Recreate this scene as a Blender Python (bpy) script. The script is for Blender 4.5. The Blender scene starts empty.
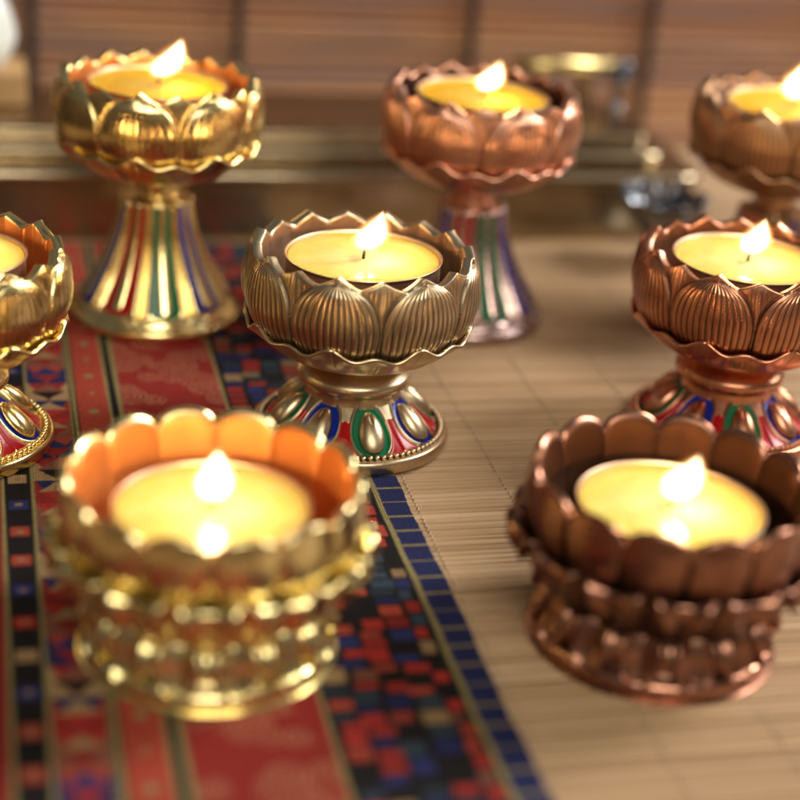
import bpy, bmesh, math, random
import numpy as np
from mathutils import Vector, Matrix
random.seed(7); rng = np.random.default_rng(11)
PI = math.pi; MM = .001
sc = bpy.context.scene; COL = sc.collection

# ------------------------------------------------------------------ helpers
def mesh_np(name, V, F, attrs=None, smooth=True):
    """V in mm (n,3), F list/array of quads or polygons"""
    me = bpy.data.meshes.new(name)
    V = np.asarray(V, float) * MM
    if isinstance(F, np.ndarray):
        n = len(F); k = F.shape[1]
        me.vertices.add(len(V)); me.vertices.foreach_set('co', V.ravel())
        me.loops.add(n*k); me.loops.foreach_set('vertex_index', F.ravel().astype(np.int32))
        me.polygons.add(n); me.polygons.foreach_set('loop_start', np.arange(0, n*k, k, dtype=np.int32))
        me.update(calc_edges=True)
    else:
        me.from_pydata([tuple(v) for v in V], [], [tuple(f) for f in F]); me.update()
    me.validate()
    if smooth: me.polygons.foreach_set('use_smooth', np.ones(len(me.polygons), bool))
    for k, a in (attrs or {}).items():
        a = np.asarray(a, float)
        if a.ndim == 1:
            t = me.attributes.new(k, 'FLOAT', 'POINT'); t.data.foreach_set('value', a)
        else:
            t = me.attributes.new(k, 'FLOAT_COLOR', 'POINT')
            t.data.foreach_set('color', np.concatenate([a, np.ones((len(a), 1))], 1).ravel())
    me.update()
    return me

def grid_faces(nu, nv, wrap_u=True):
    """vertex index = j*nu + i"""
    i = np.arange(nu if wrap_u else nu-1); j = np.arange(nv-1)
    I, J = np.meshgrid(i, j); I2 = (I+1) % nu
    return np.stack([J*nu+I, J*nu+I2, (J+1)*nu+I2, (J+1)*nu+I], -1).reshape(-1, 4)

def link(name, me, mat, parent=None, loc=(0, 0, 0), rot=(0, 0, 0)):
    o = bpy.data.objects.new(name, me); COL.objects.link(o)
    if mat is not None:
        if len(me.materials) == 0: me.materials.append(None)
        o.material_slots[0].link = 'OBJECT'; o.material_slots[0].material = mat
    o.parent = parent; o.location = Vector(loc)*MM; o.rotation_euler = rot
    return o

def thing(name, label, cat, loc=(0, 0, 0), rz=0, group=None):
    o = bpy.data.objects.new(name, None); COL.objects.link(o); o.empty_display_size = .01
    o.location = Vector(loc)*MM; o.rotation_euler = (0, 0, rz)
    o['label'] = label; o['category'] = cat
    if group: o['group'] = group
    return o

def lathe(name, prof, n=96, cap=True, fn=None):
    P = np.array(prof, float); th = np.arange(n)*2*PI/n
    R, T = np.meshgrid(P[:, 0], th, indexing='ij'); Z = np.repeat(P[:, 1][:, None], n, 1)
    if fn: R, Z = fn(R, Z, T)
    V = np.stack([R*np.cos(T), R*np.sin(T), Z], -1).reshape(-1, 3)
    return mesh_np(name, V, grid_faces(n, len(P)))

def curve_prof(pts, n=8):
    """Catmull-Rom through the profile points"""
    P = np.array(pts, float); P = np.vstack([2*P[0]-P[1], P, 2*P[-1]-P[-2]]); out = []
    for k in range(1, len(P)-2):
        for t in np.linspace(0, 1, n, endpoint=False):
            a, b, c, d = P[k-1:k+3]
            out.append(.5*(2*b+(c-a)*t+(2*a-5*b+4*c-d)*t*t+(3*b-a-3*c+d)*t**3))
    out.append(P[-2]); return np.array(out)

def tube(name, pts, r, n=10, closed=False):
    P = np.array(pts, float); m = len(P); r = np.broadcast_to(r, (m,))
    T = np.gradient(P, axis=0)
    if closed: T = np.roll(P, -1, 0)-np.roll(P, 1, 0)
    T /= np.linalg.norm(T, axis=1)[:, None]
    up = np.array([0, 0, 1.]) if abs(T[0][2]) < .9 else np.array([1., 0, 0]); V = []
    for k in range(m):
        a = np.cross(T[k], up); a /= np.linalg.norm(a); b = np.cross(a, T[k]); up = b
        for q in range(n):
            t = 2*PI*q/n; V.append(P[k]+r[k]*(math.cos(t)*a+math.sin(t)*b))
    F = [tuple(map(int, f)) for f in grid_faces(n, m)]
    if closed: F += [((m-1)*n+i, (m-1)*n+(i+1) % n, (i+1) % n, i) for i in range(n)]
    else: F += [tuple(range(n))[::-1], tuple(range((m-1)*n, m*n))]
    return mesh_np(name, V, F)

def bevel_box(name, x0, x1, y0, y1, z0, z1, b=.6, seg=3):
    bm = bmesh.new(); bmesh.ops.create_cube(bm, size=1)
    for v in bm.verts:
        v.co = Vector(((x0+x1)/2+v.co.x*(x1-x0), (y0+y1)/2+v.co.y*(y1-y0), (z0+z1)/2+v.co.z*(z1-z0)))*MM
    bmesh.ops.bevel(bm, geom=bm.edges[:], offset=b*MM, segments=seg, affect='EDGES', profile=.6)
    me = bpy.data.meshes.new(name); bm.to_mesh(me); bm.free()
    return me

# ------------------------------------------------------------------ materials
def nodes(name):
    m = bpy.data.materials.new(name); m.use_nodes = True; nt = m.node_tree
    return m, nt, nt.nodes['Principled BSDF']
def N(nt, t, **kw):
    n = nt.nodes.new(t)
    for k, v in kw.items():
        if k.startswith('i_'): n.inputs[k[2:].replace('_', ' ')].default_value = v
        else: setattr(n, k, v)
    return n
def L(nt, a, b): nt.links.new(a, b)
def math_(nt, op, a, b=None, clamp=False):
    n = nt.nodes.new('ShaderNodeMath'); n.operation = op; n.use_clamp = clamp
    for k, v in enumerate((a, b)):
        if v is None: continue
        if isinstance(v, (int, float)): n.inputs[k].default_value = v
        else: L(nt, v, n.inputs[k])
    return n.outputs[0]
def mix(nt, f, a, b):
    n = nt.nodes.new('ShaderNodeMix'); n.data_type = 'RGBA'
    for s, v in ((0, f), (6, a), (7, b)):
        if isinstance(v, (int, float)): n.inputs[s].default_value = v
        elif isinstance(v, tuple): n.inputs[s].default_value = (*v, 1)
        else: L(nt, v, n.inputs[s])
    return n.outputs[2]
def noise(nt, scale, detail=3, vec=None, rough=.5):
    n = N(nt, 'ShaderNodeTexNoise'); n.inputs['Scale'].default_value = scale
    n.inputs['Detail'].default_value = detail; n.inputs['Roughness'].default_value = rough
    if vec is not None: L(nt, vec, n.inputs['Vector'])
    return n.outputs['Fac']
def objco(nt, scale=(1, 1, 1)):
    t = N(nt, 'ShaderNodeTexCoord'); mp = N(nt, 'ShaderNodeMapping'); mp.inputs['Scale'].default_value = scale
    L(nt, t.outputs['Object'], mp.inputs[0]); return mp.outputs[0]
def attr(nt, name, out='Fac'):
    a = N(nt, 'ShaderNodeAttribute'); a.attribute_name = name; return a.outputs[out]
def ramp(nt, f, lo, hi):
    n = N(nt, 'ShaderNodeMapRange', clamp=True); L(nt, f, n.inputs[0])
    n.inputs[1].default_value = lo; n.inputs[2].default_value = hi; return n.outputs[0]

def metal(name, col, patina, rough=.3, rib=.5, pat_amt=.6, enamel=False, ribdark=.6, inner=None):
    m, nt, b = nodes(name)
    co = objco(nt)
    n1 = noise(nt, 260, 4, co); n2 = noise(nt, 1800, 3, co)
    ribm = attr(nt, 'ribm')
    s = math_(nt, 'SINE', attr(nt, 'rib'))
    ribv = math_(nt, 'MULTIPLY', s, ribm)
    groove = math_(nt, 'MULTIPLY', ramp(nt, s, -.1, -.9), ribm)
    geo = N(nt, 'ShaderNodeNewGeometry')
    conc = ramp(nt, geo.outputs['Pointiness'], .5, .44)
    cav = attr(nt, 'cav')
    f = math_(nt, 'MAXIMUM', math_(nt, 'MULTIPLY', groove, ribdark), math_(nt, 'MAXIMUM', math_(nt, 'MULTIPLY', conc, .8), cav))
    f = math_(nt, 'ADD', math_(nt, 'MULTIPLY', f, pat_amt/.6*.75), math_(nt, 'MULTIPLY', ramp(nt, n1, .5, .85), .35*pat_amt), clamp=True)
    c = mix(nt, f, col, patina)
    if inner: c = mix(nt, attr(nt, 'inner'), c, inner)  # inside wall tint: candle-lit orange and dark interiors put into the colour
    r = math_(nt, 'ADD', math_(nt, 'MULTIPLY', f, .22), math_(nt, 'ADD', math_(nt, 'MULTIPLY', n1, .2), rough-.06))
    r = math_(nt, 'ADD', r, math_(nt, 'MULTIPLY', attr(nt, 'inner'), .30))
    met = 1.
    h = math_(nt, 'ADD', math_(nt, 'MULTIPLY', ribv, rib*.00010), math_(nt, 'MULTIPLY', math_(nt, 'ADD', n2, n1), .00002))
    if enamel:
        e = ramp(nt, attr(nt, 'enam'), -.02, .06)
        en = ramp(nt, attr(nt, 'enam'), -.02, .06)
        c = mix(nt, e, c, attr(nt, 'ecol', 'Color'))
        r = math_(nt, 'ADD', math_(nt, 'MULTIPLY', r, math_(nt, 'SUBTRACT', 1, e)), math_(nt, 'MULTIPLY', e, .2))
        met = math_(nt, 'SUBTRACT', 1, en)
        L(nt, met, b.inputs['Metallic']); b.inputs['Specular IOR Level'].default_value = .22
    else: b.inputs['Metallic'].default_value = 1
    L(nt, c, b.inputs['Base Color']); L(nt, r, b.inputs['Roughness'])
    bp = N(nt, 'ShaderNodeBump'); bp.inputs['Strength'].default_value = 1; bp.inputs['Distance'].default_value = 1
    L(nt, h, bp.inputs['Height']); L(nt, bp.outputs[0], b.inputs['Normal'])
    return m

def metal_set(key, col, patina, rough, rib, pat, rd=.6, inner=None):
    return dict(m=metal(key, col, patina, rough, rib, pat, False, rd, inner), e=metal(key+'_enamelled', col, patina, rough, rib, pat, True, rd))
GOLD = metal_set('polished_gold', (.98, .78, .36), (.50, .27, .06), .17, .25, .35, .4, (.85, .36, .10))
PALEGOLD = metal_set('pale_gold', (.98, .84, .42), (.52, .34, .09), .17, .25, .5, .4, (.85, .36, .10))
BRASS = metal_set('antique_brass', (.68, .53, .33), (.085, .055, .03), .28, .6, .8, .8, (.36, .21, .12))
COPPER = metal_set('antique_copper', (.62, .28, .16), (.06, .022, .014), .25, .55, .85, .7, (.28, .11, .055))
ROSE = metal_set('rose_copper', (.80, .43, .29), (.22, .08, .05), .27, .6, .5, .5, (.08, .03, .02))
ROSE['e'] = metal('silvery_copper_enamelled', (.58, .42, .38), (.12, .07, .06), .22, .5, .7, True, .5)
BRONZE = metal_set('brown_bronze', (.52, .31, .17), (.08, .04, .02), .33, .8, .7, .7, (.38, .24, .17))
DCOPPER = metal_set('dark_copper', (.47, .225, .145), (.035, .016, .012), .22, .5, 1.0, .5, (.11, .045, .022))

def simple(name, col, rough=.5, metallic=0, var=.15, scale=300, bump=0, col2=None):
    m, nt, b = nodes(name); co = objco(nt); n = noise(nt, scale, 4, co)
    c2 = col2 or tuple(x*(1-2*var) for x in col)
    L(nt, mix(nt, ramp(nt, n, .3, .7), c2, col), b.inputs['Base Color'])
    b.inputs['Roughness'].default_value = rough; b.inputs['Metallic'].default_value = metallic
    if bump:
        bp = N(nt, 'ShaderNodeBump'); bp.inputs['Distance'].default_value = bump; L(nt, n, bp.inputs['Height']); L(nt, bp.outputs[0], b.inputs['Normal'])
    return m
ALU = simple('thin_aluminium', (.80, .56, .38), .42, 1, .05, 900, .00003)
WICK = simple('charred_wick', (.05, .03, .02), .9)
SILVER = simple('bright_silver', (.30, .32, .35), .2, 1, .2, 150)
BOXM = simple('grey_brass', (.48, .385, .245), .27, 1, .12, 120, .00002)
WHITE = simple('white_glaze', (.74, .78, .74), .15, 0, .03)
TABLE = simple('dark_table_wood', (.10, .05, .025), .5, 0, .2, 40)
CORD = simple('dark_cord', (.035, .022, .018), .8)
THREAD = simple('tan_thread', (.62, .46, .29), .85)
BUTTON = simple('blue_stone', (.05, .07, .16), .1)

def wax_mat(name, a, b2, cream=.55):
    m, nt, b = nodes(name)
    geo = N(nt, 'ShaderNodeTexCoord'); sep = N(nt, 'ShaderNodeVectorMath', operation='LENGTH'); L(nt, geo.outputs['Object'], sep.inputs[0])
    n = noise(nt, 160, 3, geo.outputs['Object'])
    c = mix(nt, ramp(nt, n, .3, .75), a, b2)
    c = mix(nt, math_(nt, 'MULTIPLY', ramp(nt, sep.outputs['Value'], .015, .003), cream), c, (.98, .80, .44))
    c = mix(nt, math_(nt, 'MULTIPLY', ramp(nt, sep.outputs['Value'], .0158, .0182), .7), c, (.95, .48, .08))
    L(nt, c, b.inputs['Base Color'])
    b.inputs['Roughness'].default_value = .07; b.inputs['IOR'].default_value = 1.44
    b.inputs['Subsurface Weight'].default_value = .8; b.inputs['Subsurface Radius'].default_value = (1, .6, .15)
    b.inputs['Subsurface Scale'].default_value = .006
    bp = N(nt, 'ShaderNodeBump'); bp.inputs['Distance'].default_value = .0004; L(nt, noise(nt, 120, 2, geo.outputs['Object']), bp.inputs['Height'])
    L(nt, bp.outputs[0], b.inputs['Normal'])
    return m
WAX = wax_mat('melted_yellow_wax', (.98, .59, .11), (.98, .69, .23)); WAXD = wax_mat('melted_golden_wax', (.96, .38, .01), (.97, .47, .03), .2)
def flame_mat():
    m, nt, b = nodes('burning_flame'); nt.nodes.remove(b)
    em = N(nt, 'ShaderNodeEmission'); tr = N(nt, 'ShaderNodeBsdfTransparent'); mx = N(nt, 'ShaderNodeMixShader')
    h = attr(nt, 'hgt')
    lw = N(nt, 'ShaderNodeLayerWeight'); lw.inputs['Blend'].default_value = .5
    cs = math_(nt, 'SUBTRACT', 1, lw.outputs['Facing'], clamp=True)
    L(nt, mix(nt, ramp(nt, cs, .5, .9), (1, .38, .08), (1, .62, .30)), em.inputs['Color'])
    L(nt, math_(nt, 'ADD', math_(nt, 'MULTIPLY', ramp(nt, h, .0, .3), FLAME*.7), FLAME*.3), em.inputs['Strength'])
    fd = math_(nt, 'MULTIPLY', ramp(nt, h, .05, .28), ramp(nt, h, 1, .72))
    L(nt, math_(nt, 'MULTIPLY', fd, math_(nt, 'ADD', math_(nt, 'MULTIPLY', math_(nt, 'POWER', cs, 15), .994), math_(nt, 'MULTIPLY', math_(nt, 'POWER', cs, 2.2), .011))), mx.inputs[0])  # weak outer term paints a bloom-like glow around the flame core
    L(nt, tr.outputs[0], mx.inputs[1]); L(nt, em.outputs[0], mx.inputs[2])
    L(nt, mx.outputs[0], nt.nodes['Material Output'].inputs['Surface'])
    return m
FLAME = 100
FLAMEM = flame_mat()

# ------------------------------------------------------------------ lotus bowl (shared by low and tall holders)
def bowl_mesh(nth=1152):
    th = np.arange(nth)*2*PI/nth
    f = ((th/(PI/4)+.5) % 1-.5)*2            # -1..1 in a large petal
    d = np.abs(((th/(PI/8)+.5) % 1)-.5)*2     # 0 at a tip, 1 in a notch
    big = (np.floor(th/(PI/8)+.5) % 2 == 0)
    tip = np.where(big, 2.6, 2.1)
    ztop = 48.5+tip*np.clip(1-d, 0, 1)**1.25
    zb = 27.0
    pr = curve_prof([(18.5, 26.4), (22.2, 27.9), (25.0, 30.6), (27.2, 34.6), (28.4, 39), (28.4, 43), (27.8, 47.5), (27.0, 51.3)], 12)
    vs = np.linspace(0, 1, 130)
    rows = []; rib = []; ribm = []; cav = []
    for v in vs:
        Z = zb+(ztop-zb)*v
        R = np.interp(Z, pr[:, 1], pr[:, 0])
        vz = (Z-27)/(49.6-27)
        w = np.where(vz > .45, np.sqrt(np.clip(1-(np.clip(vz-.45, 0, 1)/.55)**2.5, 0, 1)), .82+.18*np.sin(np.clip(vz, 0, .45)/.45*PI/2)**.8)
        w = np.clip(w*.985, .012, .985)
        u = f/w; inb = (np.abs(u) < 1)
        bul = np.where(inb, 1.2*np.clip(1-u*u, 0, 1)**.55*np.clip((1.03-vz)*7, .25, 1)**.6, 0)
        edge = np.where(inb, np.exp(-((np.abs(u)-.95)/.03)**2)*.22, 0)
        fs = np.clip((1-np.abs(f))/np.clip(1-w, .02, 1), 0, 1)
        sm = np.where(~inb, -.40+.5*(1-fs**2)+np.exp(-(f/.05)**2)*.35, 0)
        fade = np.minimum(1, v*6)*min(1, (1-v)*9+.55)
        R = R+(bul+edge+sm)*fade-.35
        rows.append(np.stack([R, Z], -1))
        rib.append(np.where(inb, u*13.5*PI*2/2, (1-np.abs(f))*60))
        mk = np.where(inb, np.clip((.92-np.abs(u))*18, 0, 1), np.clip((.93-fs)*8, 0, 1)*.7)
        ribm.append(mk*min(1, max(0, (v-.06)*10))*min(1, (1-v)*14))
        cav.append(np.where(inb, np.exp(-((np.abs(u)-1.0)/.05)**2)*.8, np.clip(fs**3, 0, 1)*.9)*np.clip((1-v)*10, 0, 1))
    Rl, Zl = rows[-1][:, 0], rows[-1][:, 1]
    extra = [(-.18, .10), (-.9, .02), (-2.1, -.12), (-2.35, -.35)]
    for dr, dz in extra: rows.append(np.stack([Rl+dr, Zl+dz], -1))
    zi = Zl-.25; ri = Rl-2.35
    for k, t in enumerate(np.linspace(.04, 1, 16)):
        Z = zi+(29.5-zi)*t; R = ri+(24.0-ri)*min(1, t*1.6)-np.where(np.abs(d) > .8, .25, 0)*(1-t)
        rows.append(np.stack([R, Z], -1))
    for r in (23.4, 15, 6, .01): rows.append(np.stack([np.full(nth, r), np.full(nth, 28.8)], -1))
    n = len(rows); z = np.zeros(nth)
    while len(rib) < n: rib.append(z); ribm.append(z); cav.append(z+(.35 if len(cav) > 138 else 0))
    A = np.array(rows); T = np.broadcast_to(th, A.shape[:2])
    V = np.stack([A[..., 0]*np.cos(T), A[..., 0]*np.sin(T), A[..., 1]], -1).reshape(-1, 3)
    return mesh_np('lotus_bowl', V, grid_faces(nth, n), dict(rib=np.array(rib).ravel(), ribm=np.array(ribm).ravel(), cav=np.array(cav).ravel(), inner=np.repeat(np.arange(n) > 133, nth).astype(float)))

def sepal_mesh(nth=768):
    """low cup of sepals under the bowl with a wavy, slightly curled lip"""
    th = np.arange(nth)*2*PI/nth; k = 8
    a = ((th*k/(2*PI)+.0) % 1)
    wave = .8*np.cos(th*k)+.85*np.cos(th*2*k+.35)
    leafd = np.abs(((th*k/(2*PI)) % 1)-.5)*2      # 1 at leaf centre
    base = [(10.5, 22.3), (14, 22.7), (18, 24.0), (21.8, 26.1), (24.6, 28.4), (26.6, 30.4), (28.1, 31.8)]
    pr = curve_prof(base, 6); m = len(pr); rows = []; cav = []
    for j, (r, z) in enumerate(pr):
        t = j/(m-1); e = max(0, t-.35)/.65
        rel = .35*np.exp(-((a-.5)/.02)**2)+.3*np.exp(-((a-.44)/.02)**2)+.3*np.exp(-((a-.56)/.02)**2)
        win = math.exp(-((t-.62)/.12)**2)
        R = r+.25*e*np.cos(th*k)+rel*win*.5-.35*np.exp(-((a)/.02)**2)*e*.6
        Z = z+wave*e**2
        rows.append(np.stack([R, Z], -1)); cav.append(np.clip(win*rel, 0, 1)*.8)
    Rl, Zl = rows[-1].T
    for dr, dz in ((.18, .35), (-.1, .75), (-.6, .8), (-.9, .5)):
        rows.append(np.stack([Rl+dr, Zl+dz], -1)); cav.append(np.zeros(nth))
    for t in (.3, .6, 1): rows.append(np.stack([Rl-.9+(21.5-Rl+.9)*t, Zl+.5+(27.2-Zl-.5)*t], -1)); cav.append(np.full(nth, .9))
    A = np.array(rows); T = np.broadcast_to(th, A.shape[:2])
    V = np.stack([A[..., 0]*np.cos(T), A[..., 0]*np.sin(T), A[..., 1]], -1).reshape(-1, 3)
    z = np.zeros(len(V))
    return mesh_np('sepal_ring', V, grid_faces(nth, len(rows)), dict(rib=z, ribm=z, cav=np.array(cav).ravel()))

RED, GREEN, BLUE = (.36, .004, .006), (.003, .13, .05), (.006, .018, .22)
def low_base_mesh(nth=880):
    k = 8; th = np.arange(nth)*2*PI/nth; rs = np.concatenate([np.linspace(12, 21.9, 78), [22.1, 22.4, 22.8, 23.1]])
    idx = np.floor(th*k/(2*PI)+.5).astype(int) % k; ph = ((th*k/(2*PI)+.5) % 1-.5)*2*PI/k
    rows = []; en = []; ec = []; cav = []
    for r in rs:
        base = 4.0+8.8*np.clip((21.9-r)/9.9, 0, 1)**1.25
        x = r*ph; y = r-16.7
        sx = 3.75*(1+.16*y/5); q = np.sqrt((x/sx)**2+(y/4.3)**2)
        z = np.full(nth, base)
        z = np.where(q < 1.24, z-.3, z)
        ring = np.exp(-((q-1.32)/.07)**2)*.7; z = z+np.where(y > -6, ring, 0)
        fx = np.abs(r*(np.abs(ph)-PI/k))
        redm = np.minimum((q-1.40)*3, np.minimum((21.3-r), (r-14.6)))
        rib = np.exp(-(fx/.3)**2)*.5; z = z+np.where(redm > 0, rib-.15, 0)
        e = np.where(q < 1.32, np.minimum((1.25-q)*3, (21.6-r)), redm)
        rows.append(np.stack([np.full(nth, r), z], -1)); en.append(np.clip(e, -.5, .5))
        ge = np.where((idx % 2 == 0)[:, None], np.array(GREEN), np.array(BLUE))
        ec.append(np.where((q < 1.33)[:, None], ge, np.array(RED))); cav.append(np.full(nth, .6 if r < 15 else (1 if r > 21.5 else .3)))
    o = np.ones(nth)
    for r, z in ((23.5, 3.9), (23.9, 3.9), (24.3, 3.75), (24.6, 3.3), (24.7, 2.6), (24.6, 1.2), (24.3, .5), (23.6, .1), (10, .1), (.01, .1)):
        rows.append(np.stack([o*r, o*z], -1)); en.append(-o); ec.append(np.zeros((nth, 3))); cav.append(o*0)
    A = np.array(rows); T = np.broadcast_to(th, A.shape[:2]); z = np.zeros(A.shape[0]*nth)
    V = np.stack([A[..., 0]*np.cos(T), A[..., 0]*np.sin(T), A[..., 1]], -1).reshape(-1, 3)
    return mesh_np('enamel_base', V, grid_faces(nth, len(rows))[:, ::-1].copy(), dict(enam=np.array(en).ravel(), ecol=np.array(ec).reshape(-1, 3), cav=np.array(cav).ravel(), rib=z, ribm=z))

def boss_mesh():
    nu, nv = 48, 20; V = []
    for j in range(nv):
        t = j/(nv-1)*PI/2
        for i in range(nu):
            p = 2*PI*i/nu; y = math.cos(p)*math.cos(t); x = math.sin(p)*math.cos(t)
            w = 3.15*(1+.16*y)
            z = 2.5*math.sin(t)**.9
            g = math.exp(-(x*w/.3)**2)*.55*max(0, min(1, (-y-.25)*4))
            V.append((x*w, y*5.7, z-g*math.sin(t)))
    return mesh_np('petal_boss', V, grid_faces(nu, nv))

def beads_mesh(n=84, R=22.75, r=.68, z=4.35):
    bm = bmesh.new()
    for i in range(n):
        a = 2*PI*i/n
        bmesh.ops.create_uvsphere(bm, u_segments=10, v_segments=7, radius=r*MM, matrix=Matrix.Translation(Vector((R*math.cos(a), R*math.sin(a), z))*MM))
    for f in bm.faces: f.smooth = True
    me = bpy.data.meshes.new('bead_rim'); bm.to_mesh(me); bm.free(); return me

def trumpet_mesh(nth=864):
    k = 9; th = np.arange(nth)*2*PI/nth
    idx = np.floor(th*k/(2*PI)+.5).astype(int) % k; ph = np.abs(((th*k/(2*PI)+.5) % 1-.5)*2)
    pr = curve_prof([(9.9, 34.8), (10.4, 31), (11.5, 26), (13.3, 21), (15.8, 15.5), (18.7, 10.5), (20.6, 7.4), (21.3, 5.9)], 16)
    m = len(pr); rows = []; en = []; ec = []
    cols = np.array([GREEN, BLUE, RED])[idx % 3]
    for j, (r, z) in enumerate(pr):
        s = 1-j/(m-1)     # 1 at the top, 0 at the foot
        we = .64; yb = (s-.09)*3.4   # rounded U end
        d_out = we-np.sqrt(ph**2+np.clip(.45-yb, 0, 9)**2*.9)
        d_in = ph-.25 if yb > .45 else np.sqrt(ph**2+(.45-yb)**2*.9)-.25
        e = np.minimum(d_out, d_in)
        rel = .55*np.clip(1-(ph/.27)**2, 0, 1)**.5*(1 if yb > .1 else 0) + .6*np.exp(-((ph-.78)/.09)**2)-.5*np.exp(-((ph-1)/.06)**2)
        rel = np.where(e > 0, -.1, rel)*r/14
        rows.append(np.stack([r+rel, np.full(nth, z)], -1)); en.append(np.clip(e*3, -.5, .5)); ec.append(cols)
    o = np.ones(nth); bump = .5+.5*np.cos(th*k)
    for r, z, b in ((21.2, 5.3, .6), (21.9, 5.0, .9), (22.4, 4.2, .3), (22.8, 3.5, 0), (23.6, 3.4, 0), (24.2, 2.9, 0), (24.4, 1.6, 0), (24.1, .5, 0), (23.5, .1, 0), (.01, .1, 0)):
        rows.append(np.stack([o*r, o*z+bump*b], -1)); en.append(-o); ec.append(np.zeros((nth, 3)))
    A0 = rows[0]
    top = [np.stack([o*.01, o*34.6], -1), np.stack([o*7, o*34.6], -1), np.stack([A0[:, 0]-.5, A0[:, 1]+.5+.5*bump], -1), np.stack([A0[:, 0]+.05, A0[:, 1]+.3+.4*bump], -1)]
    rows = top+rows; en = [-o]*4+en; ec = [np.zeros((nth, 3))]*4+ec
    A = np.array(rows); T = np.broadcast_to(th, A.shape[:2]); z = np.zeros(A.shape[0]*nth)
    V = np.stack([A[..., 0]*np.cos(T), A[..., 0]*np.sin(T), A[..., 1]], -1).reshape(-1, 3)
    return mesh_np('flared_base', V, grid_faces(nth, len(rows))[:, ::-1].copy(), dict(enam=np.array(en).ravel(), ecol=np.array(ec).reshape(-1, 3), cav=z, rib=z, ribm=z))

BOWL = bowl_mesh(); SEPAL = sepal_mesh(); LOWB = low_base_mesh(); BOSS = boss_mesh(); BEADS = beads_mesh(); TRUMP = trumpet_mesh()
COLLAR = lathe('collar', curve_prof([(12.2, 11.8), (12.0, 14.0), (12.2, 15.0), (13.2, 15.5), (14.2, 16.8), (14.1, 18.3), (12.9, 19.6), (11.6, 20.6), (10.9, 21.6), (11.0, 23.2)], 7), 128)
STEM = lathe('stem', curve_prof([(8.2, 34.6), (8.2, 35.6), (6.4, 36.1), (6.2, 37.2), (6.3, 39), (6.6, 41.4), (7.6, 42.6), (9.8, 43.4)], 6), 96)

def tilt_on_cone(r, z, slope, a):
    return Matrix.Translation(Vector((r*math.cos(a), r*math.sin(a), z))*MM) @ Matrix.Rotation(a-PI/2, 4, 'Z') @ Matrix.Rotation(-slope, 4, 'X')

def facing(loc, deg):
    return math.atan2(-loc[1], -loc[0])+math.radians(deg)

HG = 'lotus candle holders with lit tealights'
def low_holder(loc, mats, label, petal=-11.3, boss=18.):
    t = thing('lotus_candle_holder', label, 'candle holder', loc, 0, HG)
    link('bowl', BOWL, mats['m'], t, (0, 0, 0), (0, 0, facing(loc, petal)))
    link('sepal_ring', SEPAL, mats['m'], t, (0, 0, 0), (0, 0, facing(loc, petal)))
    link('collar', COLLAR, mats['m'], t)
    b = link('enamel_base', LOWB, mats['e'], t, (0, 0, 0), (0, 0, facing(loc, boss)))
    for i in range(8):
        o = link('petal_boss', BOSS, mats['m'], b); o.matrix_local = tilt_on_cone(16.7, 7.9, math.radians(43), i*PI/4)
    link('bead_rim', BEADS, mats['m'], b)
    return t
def tall_holder(loc, mats, label, petal=-11.3, base=9.):
    t = thing('lotus_candle_holder', label, 'candle holder', loc, 0, HG)
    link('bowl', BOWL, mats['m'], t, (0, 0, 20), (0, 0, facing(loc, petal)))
    link('sepal_ring', SEPAL, mats['m'], t, (0, 0, 20), (0, 0, facing(loc, petal)))
    link('stem', STEM, mats['m'], t)
    link('flared_base', TRUMP, mats['e'], t, (0, 0, 0), (0, 0, facing(loc, base)))
    return t

# ------------------------------------------------------------------ short lotus crown holders (front row)
def crown_bowl_mesh(nth=840, k=14):
    th = np.arange(nth)*2*PI/nth; x = ((th*k/(2*PI)+.5) % 1-.5)*2
    top = 33.9+3.8*np.sqrt(np.clip(1-x**2, 0, 1))
    pr = curve_prof([(20.5, 12), (23.0, 15.5), (25.8, 20), (27.9, 25), (28.9, 29.5), (28.9, 33.5), (28.2, 38.6)], 10)
    rows = []
    for v in np.linspace(0, 1, 40):
        Z = 12+(top-12)*v; R = np.interp(Z, pr[:, 1], pr[:, 0])
        R = R+(1.7*np.sqrt(np.clip(1-x**2, 0, 1))-1.0)*min(1, v*2)*(1-.45*v**3)
        rows.append(np.stack([R, Z], -1))
    Rl, Zl = rows[-1].T
    for dr, dz in ((.1, .35), (-.3, .7), (-.9, .7), (-1.3, .3)): rows.append(np.stack([Rl+dr, Zl+dz], -1))
    for t in np.linspace(.03, 1, 16):
        Z = Zl+.3+(15.5-Zl-.3)*t; q = min(1, t*30); R = (Rl-1.3)*(1-q)+q*(26.6-4.0*t**1.3)
        rows.append(np.stack([R, Z], -1))
    for r in (20, 10, .01): rows.append(np.stack([np.full(nth, r), np.full(nth, 14.2)], -1))
    A = np.array(rows); T = np.broadcast_to(th, A.shape[:2]); z = np.zeros(A.shape[0]*nth)
    V = np.stack([A[..., 0]*np.cos(T), A[..., 0]*np.sin(T), A[..., 1]], -1).reshape(-1, 3)
    return mesh_np('bowl', V, grid_faces(nth, len(rows)), dict(rib=z, ribm=z, cav=np.array([np.clip((1-j/40)*1.1*(j < 40), 0, 1)*np.ones(nth)*.8+(j < 38)*np.exp(-((np.abs(x)-1)/.09)**2)*.6 for j in range(len(rows))]).ravel(), inner=np.repeat(np.arange(len(rows)) > 43, nth).astype(float)))
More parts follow.
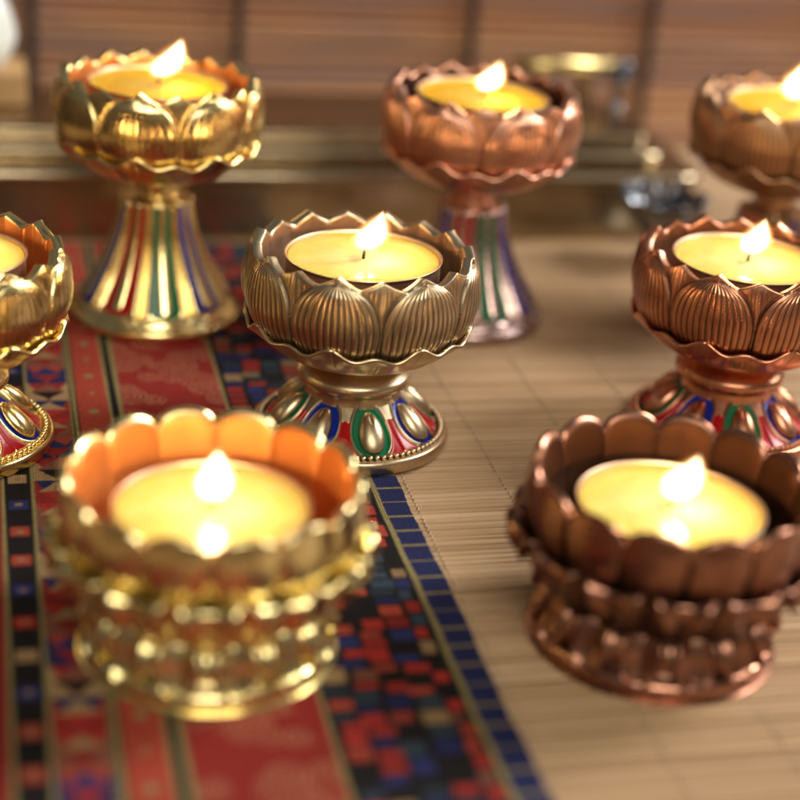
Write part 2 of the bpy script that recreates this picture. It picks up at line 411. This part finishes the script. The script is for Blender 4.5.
def curled_petal(name, path, width, thick=1.1, bulge=1.0, groove=.5):
    """petal along a (r,z) path, local +X is outward; closed solid"""
    P = curve_prof(path, 6); m = len(P); nu = 21; V = []
    T = np.gradient(P, axis=0); T /= np.linalg.norm(T, axis=1)[:, None]; Nn = np.stack([T[:, 1], -T[:, 0]], -1)
    for side in (0, 1):
        for j in range(m):
            t = j/(m-1); w = width*(math.sin(PI*min(1, .22+.78*t)**.9) ** .55 if t < .999 else .12)*.5
            for i in range(nu):
                u = -1+2*i/(nu-1); y = u*w
                h = bulge*(1-u*u)-groove*math.exp(-(u/.12)**2)*(1-t)
                off = h if side == 0 else h-thick*(1-u**6*.9)*(1-t**8*.8)
                V.append((P[j][0]+Nn[j][0]*off, y, P[j][1]+Nn[j][1]*off))
    F = [tuple(map(int, f)) for f in grid_faces(nu, m, False)]
    F2 = [tuple(np.array(f)[::-1]+nu*m) for f in F]
    Fs = []
    for j in range(m-1):
        Fs.append((j*nu, (j+1)*nu, nu*m+(j+1)*nu, nu*m+j*nu)); a = j*nu+nu-1
        Fs.append((a, nu*m+a, nu*m+a+nu, a+nu))
    for i in range(nu-1):
        Fs.append((i, nu*m+i, nu*m+i+1, i+1)); a = (m-1)*nu+i; Fs.append((a, a+1, nu*m+a+1, nu*m+a))
    tj = np.repeat(np.arange(m)/(m-1), nu); uu = np.tile(np.linspace(-1, 1, nu), m)
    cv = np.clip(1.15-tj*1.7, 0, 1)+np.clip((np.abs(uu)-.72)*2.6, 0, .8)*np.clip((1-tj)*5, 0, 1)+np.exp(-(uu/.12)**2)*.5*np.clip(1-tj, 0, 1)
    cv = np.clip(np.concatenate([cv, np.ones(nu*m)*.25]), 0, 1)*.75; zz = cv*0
    me = mesh_np(name, V, F+[tuple(map(int, f)) for f in F2]+Fs, dict(cav=cv, rib=zz, ribm=zz))
    bm = bmesh.new(); bm.from_mesh(me); bmesh.ops.recalc_face_normals(bm, faces=bm.faces[:]); bm.to_mesh(me); bm.free()
    return me
CBOWL = crown_bowl_mesh()
OPET = curled_petal('outer_petal', [(20.8, 14.0), (23.2, 16.8), (25.6, 20.2), (27.4, 23.2), (29.0, 25.6), (31.0, 25.8), (32.0, 23.6), (31.2, 20.8), (29.6, 19.4)], 13.6, 1.9, 3.0, .5)
BPET = curled_petal('base_petal', [(20.4, 13.4), (21.8, 12.4), (23.0, 9.8), (23.7, 6.8), (24.6, 4.4), (25.4, 3.6), (25.6, 2.8)], 8.8, 1.9, 2.7, -.4)
BDRP = curled_petal('base_drop', [(21.2, 12.6), (23.6, 11.2), (25.0, 8.4), (25.2, 6.6)], 4.6, 2.2, 2.0, 0)
CFOOT = lathe('foot', curve_prof([(.01, 12.8), (17, 12.8), (19, 13.4), (20.6, 13.4), (20.8, 12), (21.0, 10), (21.4, 7.5), (22.8, 4.6), (24.6, 3.5), (25.2, 2.6), (25.3, 1.3), (25.0, .4), (24, 0), (.01, 0)], 5)[::-1], 160)
_z = np.array([v.co.z for v in CFOOT.vertices]); _a = CFOOT.attributes.new('cav', 'FLOAT', 'POINT'); _a.data.foreach_set('value', np.clip((_z-.0042)*900, 0, 1)*.7)
def crown_holder(loc, mats, label, rot=0):
    t = thing('lotus_candle_holder', label, 'candle holder', loc, 0, HG); a0 = facing(loc, rot); k = 14
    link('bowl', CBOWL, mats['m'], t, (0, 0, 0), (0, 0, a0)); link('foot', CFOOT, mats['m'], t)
    for i in range(k):
        a = a0+2*PI*i/k; h = PI/k
        link('outer_petal', OPET, mats['m'], t, (0, 0, 0), (0, 0, a+h))
        p = link('base_petal', BPET, mats['m'], t, (0, 0, 0), (0, 0, a)); link('base_drop', BDRP, mats['m'], t, (0, 0, 0), (0, 0, a+h))
    return t

# ------------------------------------------------------------------ tealights
CUP = lathe('cup', [(.01, -15), (18.3, -15), (18.6, -14.6), (18.75, -1.0), (18.85, -.3), (19.15, -.05), (19.15, .1), (18.95, .15), (18.7, -.1), (18.6, -1.0), (18.5, -3), (10, -3.2), (.01, -3.2)], 144,
            fn=lambda R, Z, T: (R+np.where((R > 18) & (Z > -14), .07*np.sin(T*72), 0), Z))
WAXM = lathe('wax', [(.01, -2.5), (18.3, -2.5), (18.45, -1.1), (18.35, -.55), (17.9, -.95), (17, -1.15), (12, -1.3), (5, -1.4), (2, -1.35), (.9, -1.05), (.01, -.9)], 96)
WICKM = tube('wick', [(0, 0, -1.6), (.05, 0, 0), (.2, 0, 1.2), (.6, .1, 2.2), (1.2, .2, 2.7)], .38, 8)
def flame_mesh(hgt, rad, lean, bend):
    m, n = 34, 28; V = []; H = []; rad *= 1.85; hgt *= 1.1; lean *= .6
    for j in range(m):
        t = j/(m-1); r = rad*(max(0, math.sin(PI*t**.78))**.8)*(1-.15*t)
        r = max(r, .02); x = lean*(t*.8+bend*t*t)*hgt; z = -.3+hgt*t
        for i in range(n):
            p = 2*PI*i/n; V.append((x+r*math.cos(p), r*math.sin(p), z)); H.append(t)
    return mesh_np('flame', V, grid_faces(n, m), dict(hgt=H))
TG = 'lit tealights in the lotus holders'
def tealight(loc, z, label, fl=(11, 2.9, .62, .1), turn=0, scale=1):
    t = thing('tealight', label, 'candle', (loc[0], loc[1], z+loc[2]), 0, TG)
    t.rotation_euler = (random.uniform(-.02, .02), random.uniform(-.02, .02), 0); t.location.x += random.uniform(-.3, .3)*MM; t.location.y += random.uniform(-.3, .3)*MM
    link('cup', CUP, ALU, t); link('wax', WAXM, WAXD if z > 60 else WAX, t); link('wick', WICKM, WICK, t)
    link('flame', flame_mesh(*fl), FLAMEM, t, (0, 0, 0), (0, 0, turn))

MZ = -.6
S = dict(cen=(88.7, 377.2, 0), rcop=(189.1, 375.6, MZ), fg=(41.4, 285.8, 0), fc=(133.0, 279.8, MZ), bg=(47.5, 460.6, 0), bc=(139.1, 457.1, MZ), br=(233.2, 453.4, MZ), lg=(-9.2, 379.2, 0))
low_holder(S['cen'], BRASS, 'antique brass lotus candle holder on enamel foot, at the edge of the red runner')
low_holder(S['rcop'], COPPER, 'low copper lotus candle holder with ribbed petals and enamel foot at right edge', -14, 20)
low_holder(S['lg'], GOLD, 'low gold lotus candle holder with enamel foot, cut off by the left edge', -14, 22)
tall_holder(S['bg'], GOLD, 'tall shiny gold lotus candle holder on flared foot with red, green and blue loops', -11, 9)
tall_holder(S['bc'], ROSE, 'tall pink copper lotus candle holder behind the antique brass one', -20, 30)
tall_holder(S['br'], BRONZE, 'tall brown bronze lotus candle holder in the back right corner', -16, 9)
crown_holder(S['fg'], PALEGOLD, 'short gold crown shaped lotus holder with scalloped rim, in front on the runner', 12.9)
crown_holder(S['fc'], DCOPPER, 'short dark copper crown shaped lotus holder with scalloped rim, in front on the bamboo mat', -2)
FD = -math.radians(15)
tealight(S['cen'], 48.1, 'lit tealight in the antique brass lotus bowl', turn=FD)
tealight(S['rcop'], 48.1, 'lit tealight in the low copper lotus bowl at right edge', (10.5, 2.8, .45, .1), FD)
tealight(S['lg'], 48.1, 'tealight in the low gold lotus bowl at left edge, its flame out of the picture', turn=FD)
tealight(S['bg'], 68, 'lit tealight in the tall shiny gold holder', (12, 3.1, .85, .1), FD)
tealight(S['bc'], 68, 'lit tealight in the tall pink copper holder', (10, 2.8, .65, .1), FD)
tealight(S['br'], 68, 'lit tealight in the tall bronze holder in back right corner', (13, 3.2, .35, .1), FD)
tealight(S['fg'], 30.6, 'lit tealight in the short gold crown shaped holder in front', (11, 2.9, .15, .1), FD)
tealight(S['fc'], 31.2, 'lit tealight in the short dark copper crown shaped holder', (10.5, 3.0, .65, .1), FD)

# ------------------------------------------------------------------ bamboo mat
def bamboo_mesh(y0, y1, x0, x1, pitch, thick, name, vert=False, nx=26):
    V = []; F = []; C = []; y = y0
    while y < y1:
        w = pitch*random.uniform(.72, 1.25); g = pitch*random.uniform(.05, .2); h = thick*random.uniform(.8, 1.05)
        a, b = y+g/2, y+w-g/2; m = (a+b)/2; bw = (b-a)
        prof = [(a, -thick), (a, -h*.35), (a+bw*.14, -h*.10), (m-bw*.15, 0), (m+bw*.15, 0), (b-bw*.14, -h*.10), (b, -h*.35), (b, -thick)]
        n0 = len(V); c = (random.random(), random.random(), random.random()); wob = random.uniform(0, 6); dh = h-thick
        am = random.uniform(.02, .10)*pitch
        for i in range(nx):
            x = x0+(x1-x0)*i/(nx-1); dy = am*math.sin(x*.035+wob); dz = .05*pitch*math.sin(x*.05+wob*2)
            for (py, pz) in prof: V.append((x, py+dy, pz+dh*.5+dz)); C.append(c)
        k = len(prof)
        for i in range(nx-1):
            for q in range(k-1): F.append((n0+i*k+q, n0+(i+1)*k+q, n0+(i+1)*k+q+1, n0+i*k+q+1))
        y += w
    if vert: V = [(x, -z, y) for x, y, z in V]
    return mesh_np(name, np.array(V), np.array(F)[:, ::-1].copy(), dict(slat=np.array(C)))
def bamboo_mat(name, c1, c2, c3, dark, rough=.5, sx=14, sy=500, axis='Y'):
    m, nt, b = nodes(name); sp = N(nt, 'ShaderNodeSeparateColor'); L(nt, attr(nt, 'slat', 'Color'), sp.inputs[0])
    sc_ = (sx, sy, sy) if axis == 'Y' else (sx, sy, sy)
    n1 = noise(nt, 1, 4, objco(nt, sc_)); n2 = noise(nt, 1, 3, objco(nt, (sx*6, sy*3, sy*3)))
    c = mix(nt, sp.outputs[0], c1, c2); c = mix(nt, ramp(nt, n1, .45, .75), c, c3)
    c = mix(nt, math_(nt, 'MULTIPLY', ramp(nt, sp.outputs[1], .8, 1), .55), c, dark)
    c = mix(nt, math_(nt, 'MULTIPLY', ramp(nt, n2, .55, .8), .35), c, dark)
    L(nt, c, b.inputs['Base Color']); b.inputs['Roughness'].default_value = rough
    bp = N(nt, 'ShaderNodeBump'); bp.inputs['Distance'].default_value = .00008; L(nt, n2, bp.inputs['Height']); L(nt, bp.outputs[0], b.inputs['Normal'])
    return m
MATB = bamboo_mat('pale_bamboo', (.42, .26, .13), (.51, .34, .19), (.34, .20, .09), (.20, .105, .045), .42)
BLB = bamboo_mat('brown_bamboo', (.38, .16, .07), (.64, .35, .17), (.23, .165, .165), (.12, .08, .09), .5, 9, 90)
tb = link('table_top', bevel_box('table_top', -160, 420, 90, 900, -30, -2.6, 2), TABLE); tb['kind'] = 'structure'
mt = thing('bamboo_mat', 'flat pale bamboo slat mat that covers the table under the runner and holders', 'mat', (0, 0, MZ-.05))
link('slats', bamboo_mesh(110, 636, -120, 380, 1.95, 1.5, 'slats', nx=40), MATB, mt)
def thread_mesh():
    pts = []; y = 112
    while y < 634:
        k = int((y-112)/.97); pts.append((.22*(1 if k % 2 else -1), y, .10 if k % 2 else -.12)); y += .97
    return tube('binding_thread', pts, .14, 6)
TH = thread_mesh()
for k in range(-8, 12):
    x = 97.1+24.05*k
    if x > -110: link('binding_thread', TH, THREAD, mt, (x, 0, 0)) if k >= 0 else None

# ------------------------------------------------------------------ table runner
def runner():
    x0, x1, y0, y1, st = -48., 95.2, 170., 521., .42
    nx = int((x1-x0)/st)+1; ny = int((y1-y0)/st)+1
    X, Y = np.meshgrid(np.linspace(x0, x1, nx), np.linspace(y0, y1, ny))
    C = np.zeros((ny, nx, 3)); C[:] = (.008, .006, .006)
    gold = np.array((.27, .21, .08)); black = np.array((.007, .005, .005)); crim = np.array((.27, .020, .014)); coral = np.array((.38, .052, .028))
    navy = np.array((.014, .018, .078)); tan = np.array((.36, .22, .10)); red = np.array((.40, .028, .02)); brown = np.array((.22, .075, .045)); teal = np.array((.03, .05, .07))
    def put(m, c): C[m] = c
    def band(a, b): return (X >= a) & (X < b)
    # ribbon
    put(band(88.2, 96), navy); put(band(88.2, 96) & (np.abs(((Y-354+3.4) % 6.85)-3.4) < .36), gold*.9)
    put(band(87.9, 89.1), gold); put(band(93.1, 93.4), np.array((.12, .12, .17)))
    # mosaic
    pal = [red, coral, navy, tan*.8, brown, red, teal, navy*1.4, coral, crim, red, teal*.6, black]
    r2 = random.Random(5)
    def mosaic(a, b):
        wcol = 5.0; x = a+.8
        while x < b-2.5:
            w = min(wcol*r2.uniform(.8, 1.25), b-x-.5); y = 170+r2.uniform(0, 5)
            while y < 521:
                h = r2.uniform(2.8, 5.8); sh = r2.uniform(-.9, .9)
                if r2.random() > .08: put((X > x+sh) & (X < x+w-.9+sh) & (Y > y) & (Y < y+h-.9), pal[r2.randrange(len(pal))]*r2.uniform(.75, 1.15))
                y += h
            x += w
    mosaic(61, 88)
    put(band(59.6, 60.6), gold)
    # crimson band with spirals
    m = band(32.8, 59.6); put(m, crim)
    sw = np.zeros_like(X, bool)
    for i in range(150):
        cx, cy, rr = r2.uniform(33, 60), r2.uniform(170, 521), r2.uniform(2.5, 5.5)
        dx, dy = X-cx, Y-cy; dd = np.hypot(dx, dy); an = np.arctan2(dy, dx)/(2*PI)
        sp = (dd/1.5-an) % 1
        near = dd < rr; sw = np.where(near, sp < .33, sw)
    put(m & sw, np.array((.40, .17, .085)))
    put(m & (np.abs(X-33.3) < .35), tan*.7)
    put(band(30.0, 32.8), black); put(band(29.8, 30.4), gold); put(band(32.3, 32.9), gold)
    # coral with dots
    m = band(22.0, 29.8); put(m, coral)
    for k in range(-14, 8):
        cy = 416+k*22
        put(m & ((X-26)**2+((Y-cy)*1.1)**2 < 1.9), gold); put(m & ((X-26)**2+(Y-cy-11)**2 < .6), gold)
    put(band(20.4, 22.0), black); put(band(21.0, 21.5), gold); put(band(20.0, 20.5), gold)
    # geometric triangles
    m = band(10.0, 20.0)
    for k in range(32):
        ya = 170+k*11; u = (X-10)/10; v = (Y-ya)/11; mm = m & (v >= 0) & (v < 1)
        a, b, c, d = [[crim, navy, tan, red], [tan, crim, brown, black], [navy, coral, navy*1.5, crim], [brown, red, tan, crim]][k % 4]
        put(mm, a); put(mm & (v > np.abs(u-.5)*2), b) ; put(mm & (np.abs(u-.5)*2+np.abs(v-.5)*2 < .85) & (v > .5), c); put(mm & (np.abs(u-.5)*2+np.abs(v-.5)*2 < .85) & (v <= .5), d)
    put(band(9.2, 10.0), gold)
    m = band(3.1, 9.2); put(m, black); pc = [coral, coral*.9, navy*1.6, tan, red, navy*1.8]
    for k in range(30):
        cy = 172+k*12.4; put(m & (np.abs(X-6.1) < 2.2) & (np.abs(Y-cy) < 2.1), pc[k % 6]); put(m & (np.abs(X-6.1) < .7) & (np.abs(Y-cy) < .7), tan*.8)
    put(band(2.3, 3.1), gold)
    put(band(-6, 2.3), crim*.8); put(band(-8, -6), black); put(band(-22, -8), coral*.7); mosaic(-44, -22)
    C *= (1+.10*rng.standard_normal((ny, nx, 1)))
    Z = .10*np.sin(X*.13+1)*np.sin(Y*.021)*0
    nv = nx*ny
    Xw = X+np.where(X > 80, (X-80)/15, 0)*(.22*np.sin(Y*.09)+.14*np.sin(Y*.31+1)+.06*np.sin(Y*1.7)); Z = .14*np.clip(np.sin(X*.09+Y*.017)*np.sin(Y*.035+1), 0, 1)
    V = np.stack([Xw, Y, Z-.0], -1).reshape(-1, 3); F = grid_faces(nx, ny, False)
    # closed underside rim so the cloth has thickness
    ring = np.concatenate([np.arange(nx), np.arange(1, ny)*nx+nx-1, (ny-1)*nx+np.arange(nx-2, -1, -1), np.arange(ny-2, 0, -1)*nx])
    Vr = V[ring].copy(); Vr[:, 2] -= .55
    k = np.arange(len(ring)); k2 = (k+1) % len(ring)
    Fr = np.stack([ring[k], nv+k, nv+k2, ring[k2]], -1)
    me = mesh_np('table_runner', np.vstack([V, Vr]), np.vstack([F, Fr]), dict(dye=np.vstack([np.clip(C, 0, 1).reshape(-1, 3), np.clip(C, 0, 1).reshape(-1, 3)[ring]])))
    m, nt, b = nodes('woven_cloth')
    w1 = N(nt, 'ShaderNodeTexWave'); w1.bands_direction = 'X'; w1.inputs['Scale'].default_value = 520; w1.inputs['Distortion'].default_value = 1.2
    w2 = N(nt, 'ShaderNodeTexWave'); w2.bands_direction = 'Y'; w2.inputs['Scale'].default_value = 420; w2.inputs['Distortion'].default_value = 1.2
    co = objco(nt); L(nt, co, w1.inputs[0]); L(nt, co, w2.inputs[0])
    h = math_(nt, 'MULTIPLY', w1.outputs['Fac'], w2.outputs['Fac']); n = noise(nt, 900, 3, co)
    c = mix(nt, math_(nt, 'MULTIPLY', ramp(nt, n, .4, .8), .3), attr(nt, 'dye', 'Color'), (.02, .012, .01))
    L(nt, c, b.inputs['Base Color']); b.inputs['Roughness'].default_value = .85; b.inputs['Specular IOR Level'].default_value = .2
    bp = N(nt, 'ShaderNodeBump'); bp.inputs['Distance'].default_value = .00022; L(nt, math_(nt, 'ADD', h, n), bp.inputs['Height']); L(nt, bp.outputs[0], b.inputs['Normal'])
    o = link('table_runner', me, m)
    o['label'] = 'red woven table runner with patterned bands and a navy ribbon edge'; o['category'] = 'table runner'
runner()

# ------------------------------------------------------------------ blind behind
bl = thing('bamboo_blind', 'upright brown bamboo blind with dark cords behind the metal box', 'blind', (0, 640, -2))
link('slats', bamboo_mesh(0, 190, -140, 480, 4.6, 2.2, 'blind_slats', vert=True, nx=12), BLB, bl)
cm = tube('cord', [(0, -.9, z) for z in np.linspace(-.5, 190, 30)], 1.9, 8)
for x in (-62, 18.9, 95.7, 187.6, 262.1, 345): link('cord', cm, CORD, bl, (x, 0, 0))

# ------------------------------------------------------------------ metal box
bx = thing('metal_box', 'grey brass box with stepped lid, lying behind the candle holders', 'box', (0, 0, -.6))
def ledge_ring(name, prof, xl, xr, yb, corner=7):
    """sweep a (inset, z) profile round a rounded rectangle; front face at y=525"""
    path = []
    def arc(cx, cy, a0, a1):
        for a in np.linspace(a0, a1, 9): path.append((cx, cy, math.cos(a), math.sin(a)))
    y0, y1 = 525, yb; c = corner
    arc(xr-c, y0+c, -PI/2, 0); arc(xr-c, y1-c, 0, PI/2); arc(xl+c, y1-c, PI/2, PI); arc(xl+c, y0+c, PI, 1.5*PI)
    V = []
    for ins, z in prof:
        for cx, cy, ax, ay in path:
            V.append((cx+ax*(c-ins), cy+ay*(c-ins), z))
    n = len(path); m = len(prof); F = [tuple(map(int, f)) for f in grid_faces(n, m)]; F.append(tuple(range((m-1)*n, m*n))); F.append(tuple(range(n))[::-1])
    me = mesh_np(name, V, F)
    for p in me.polygons:
        if len(p.vertices) > 4: p.use_smooth = False
    return me
link('body', ledge_ring('body', curve_prof([(.6, 0), (0, .6), (0, 17.5), (0, 18.6), (-1.2, 19.4), (-1.8, 21), (-1.3, 22.8), (.2, 23.8), (2.5, 24.1), (4.5, 24.0)], 5), -190, 242, 606, 9), BOXM, bx)
link('lid', ledge_ring('lid', curve_prof([(7.6, 23.9), (7.6, 25.2), (6.6, 26.2), (6.4, 27.6), (7.6, 28.9), (10, 29.3), (12.6, 29.4), (13.4, 30), (13.4, 31.2), (12.8, 32.2), (13.2, 33.3), (15, 33.9), (17, 34)], 5), -182, 238, 602, 16), BOXM, bx)
h = link('handle', tube('handle', [(186, 575, 48.6), (200, 575, 48.8), (224, 575, 48.6)], 2.9, 14), PALEGOLD['m'], bx)
link('knob', lathe('knob', curve_prof([(.01, -3), (3.4, -3), (4.2, -2), (4.3, 2), (3.3, 3), (2.3, 2.7), (2.2, 2.0)], 4), 40), SILVER, h, (226, 574, 47.5), (PI/2, 0, 0))
link('button', lathe('button', [(2.2, 1.6), (2.0, 2.6), (1.2, 3.1), (.01, 3.3)], 30), BUTTON, h, (226, 574, 47.5), (PI/2, 0, 0))
for x in (226, 186): link('post', lathe('post', curve_prof([(3.2, 33.2), (3.2, 34.5), (1.9, 35.6), (1.9, 44.5), (2.2, 46.5)], 4), 32), SILVER, h, (x, 575, 0))
link('bracket', bevel_box('bracket', 209, 215, 573, 577, 33.2, 47, .6), BOXM, h)

# ------------------------------------------------------------------ wooden block, vase, silver dish
wb = link('wooden_block', bevel_box('wooden_block', -24, 14.6, 560, 584, 33.6, 44.2, .8), simple('light_wood', (.62, .38, .17), .5, 0, .12, 60))
wb['label'] = 'small light wood block on the metal box at top left'; wb['category'] = 'block'
vs = link('white_vase', lathe('white_vase', curve_prof([(.01, 44.3), (8, 44.3), (10.5, 46), (13, 52), (13.2, 56), (11.5, 63), (8.8, 69), (6, 76), (4.6, 84), (4.4, 94), (5.4, 98), (4.6, 98), (3.6, 93), (.01, 60)], 6), 64), WHITE, None, (-1.5, 572, 0))
vs['label'] = 'white glazed vase standing on the light wood block'; vs['category'] = 'vase'
def dish():
    n = 96; k = 8
    pr = curve_prof([(.01, 0), (6.5, 0), (7, 1), (4.5, 4), (4.3, 7), (7, 10), (11, 14.5), (13.8, 19), (14.6, 22.4), (14.0, 22.9), (12.6, 19.6), (9, 15), (4, 11.5), (.01, 11)], 5)
    def fn(R, Z, T):
        e = np.clip((Z-8)/14, 0, 1); c = np.abs(np.cos(T*k/2))**.6
        return R*(1+.16*e*(c-.6)), Z+e*1.8*(c-.5)
    return lathe('silver_dish', pr, 192, fn=fn)
sd = link('silver_dish', dish(), SILVER, None, (219, 503, MZ))
sd['label'] = 'small fluted silver dish by the right end of the metal box'; sd['category'] = 'dish'

# ------------------------------------------------------------------ world, lights, camera
w = bpy.data.worlds.new('World'); sc.world = w; w.use_nodes = True; nt = w.node_tree; bg = nt.nodes['Background']
tc = N(nt, 'ShaderNodeTexCoord'); sx = N(nt, 'ShaderNodeSeparateXYZ'); L(nt, tc.outputs['Generated'], sx.inputs[0])
nz = noise(nt, 2.2, 3, tc.outputs['Generated'])
c = mix(nt, ramp(nt, sx.outputs['Z'], -.1, .75), (.30, .18, .10), (.50, .50, .50))
c = mix(nt, ramp(nt, nz, .42, .60), mix(nt, .8, c, (.03, .022, .018)), c)
L(nt, c, bg.inputs['Color']); bg.inputs['Strength'].default_value = .33

def area(name, loc, target, size, power, col, sy=None):
    l = bpy.data.lights.new(name, 'AREA'); l.energy = power; l.color = col; l.size = size
    if sy: l.shape = 'RECTANGLE'; l.size_y = sy
    o = bpy.data.objects.new(name, l); COL.objects.link(o); o.location = Vector(loc)*MM
    o.rotation_euler = (Vector(target)-Vector(loc)).to_track_quat('-Z', 'Y').to_euler(); return o
area('window_light', (1000, 500, 700), (120, 360, 0), .32, 15, (1.0, .97, .94), .5)
area('fill_light', (60, -420, 640), (110, 360, 0), .55, 5.6, (1.0, .93, .80), .4)  # added fill lamp above and behind the camera, brightens the front faces

cam = bpy.data.cameras.new('camera'); co = bpy.data.objects.new('camera', cam); COL.objects.link(co); sc.camera = co
p, roll, f, H = math.radians(24.3105), math.radians(4.974), 1696.24, 185.506; yaw = math.radians(15)
fw = Vector((math.cos(p)*math.sin(yaw), math.cos(p)*math.cos(yaw), -math.sin(p))); rt = Vector((math.cos(yaw), -math.sin(yaw), 0)); up = rt.cross(fw)
r2 = rt*math.cos(roll)+up*math.sin(roll); u2 = -rt*math.sin(roll)+up*math.cos(roll)
M = Matrix((r2, u2, -fw)).transposed().to_4x4(); M.translation = Vector((0, 0, H))*MM; co.matrix_world = M
cam.sensor_width = 36; cam.lens = f/800*36; cam.clip_start = .01; cam.clip_end = 50
cam.dof.use_dof = True; cen = Vector((88.7-3, 377.2-11, 42))
cam.dof.focus_distance = (cen-Vector((0, 0, H))).dot(fw)*MM; cam.dof.aperture_fstop = 5.9; cam.dof.aperture_blades = 0
sc.render.engine = 'CYCLES'; sc.cycles.use_denoising = True; sc.cycles.max_bounces = 10; sc.cycles.transparent_max_bounces = 12
sc.cycles.sample_clamp_indirect = 12; sc.cycles.sample_clamp_direct = 0
sc.cycles.caustics_reflective = True
sc.view_settings.view_transform = 'Standard'; sc.view_settings.look = 'None'; sc.view_settings.exposure = .08; sc.view_settings.gamma = 1
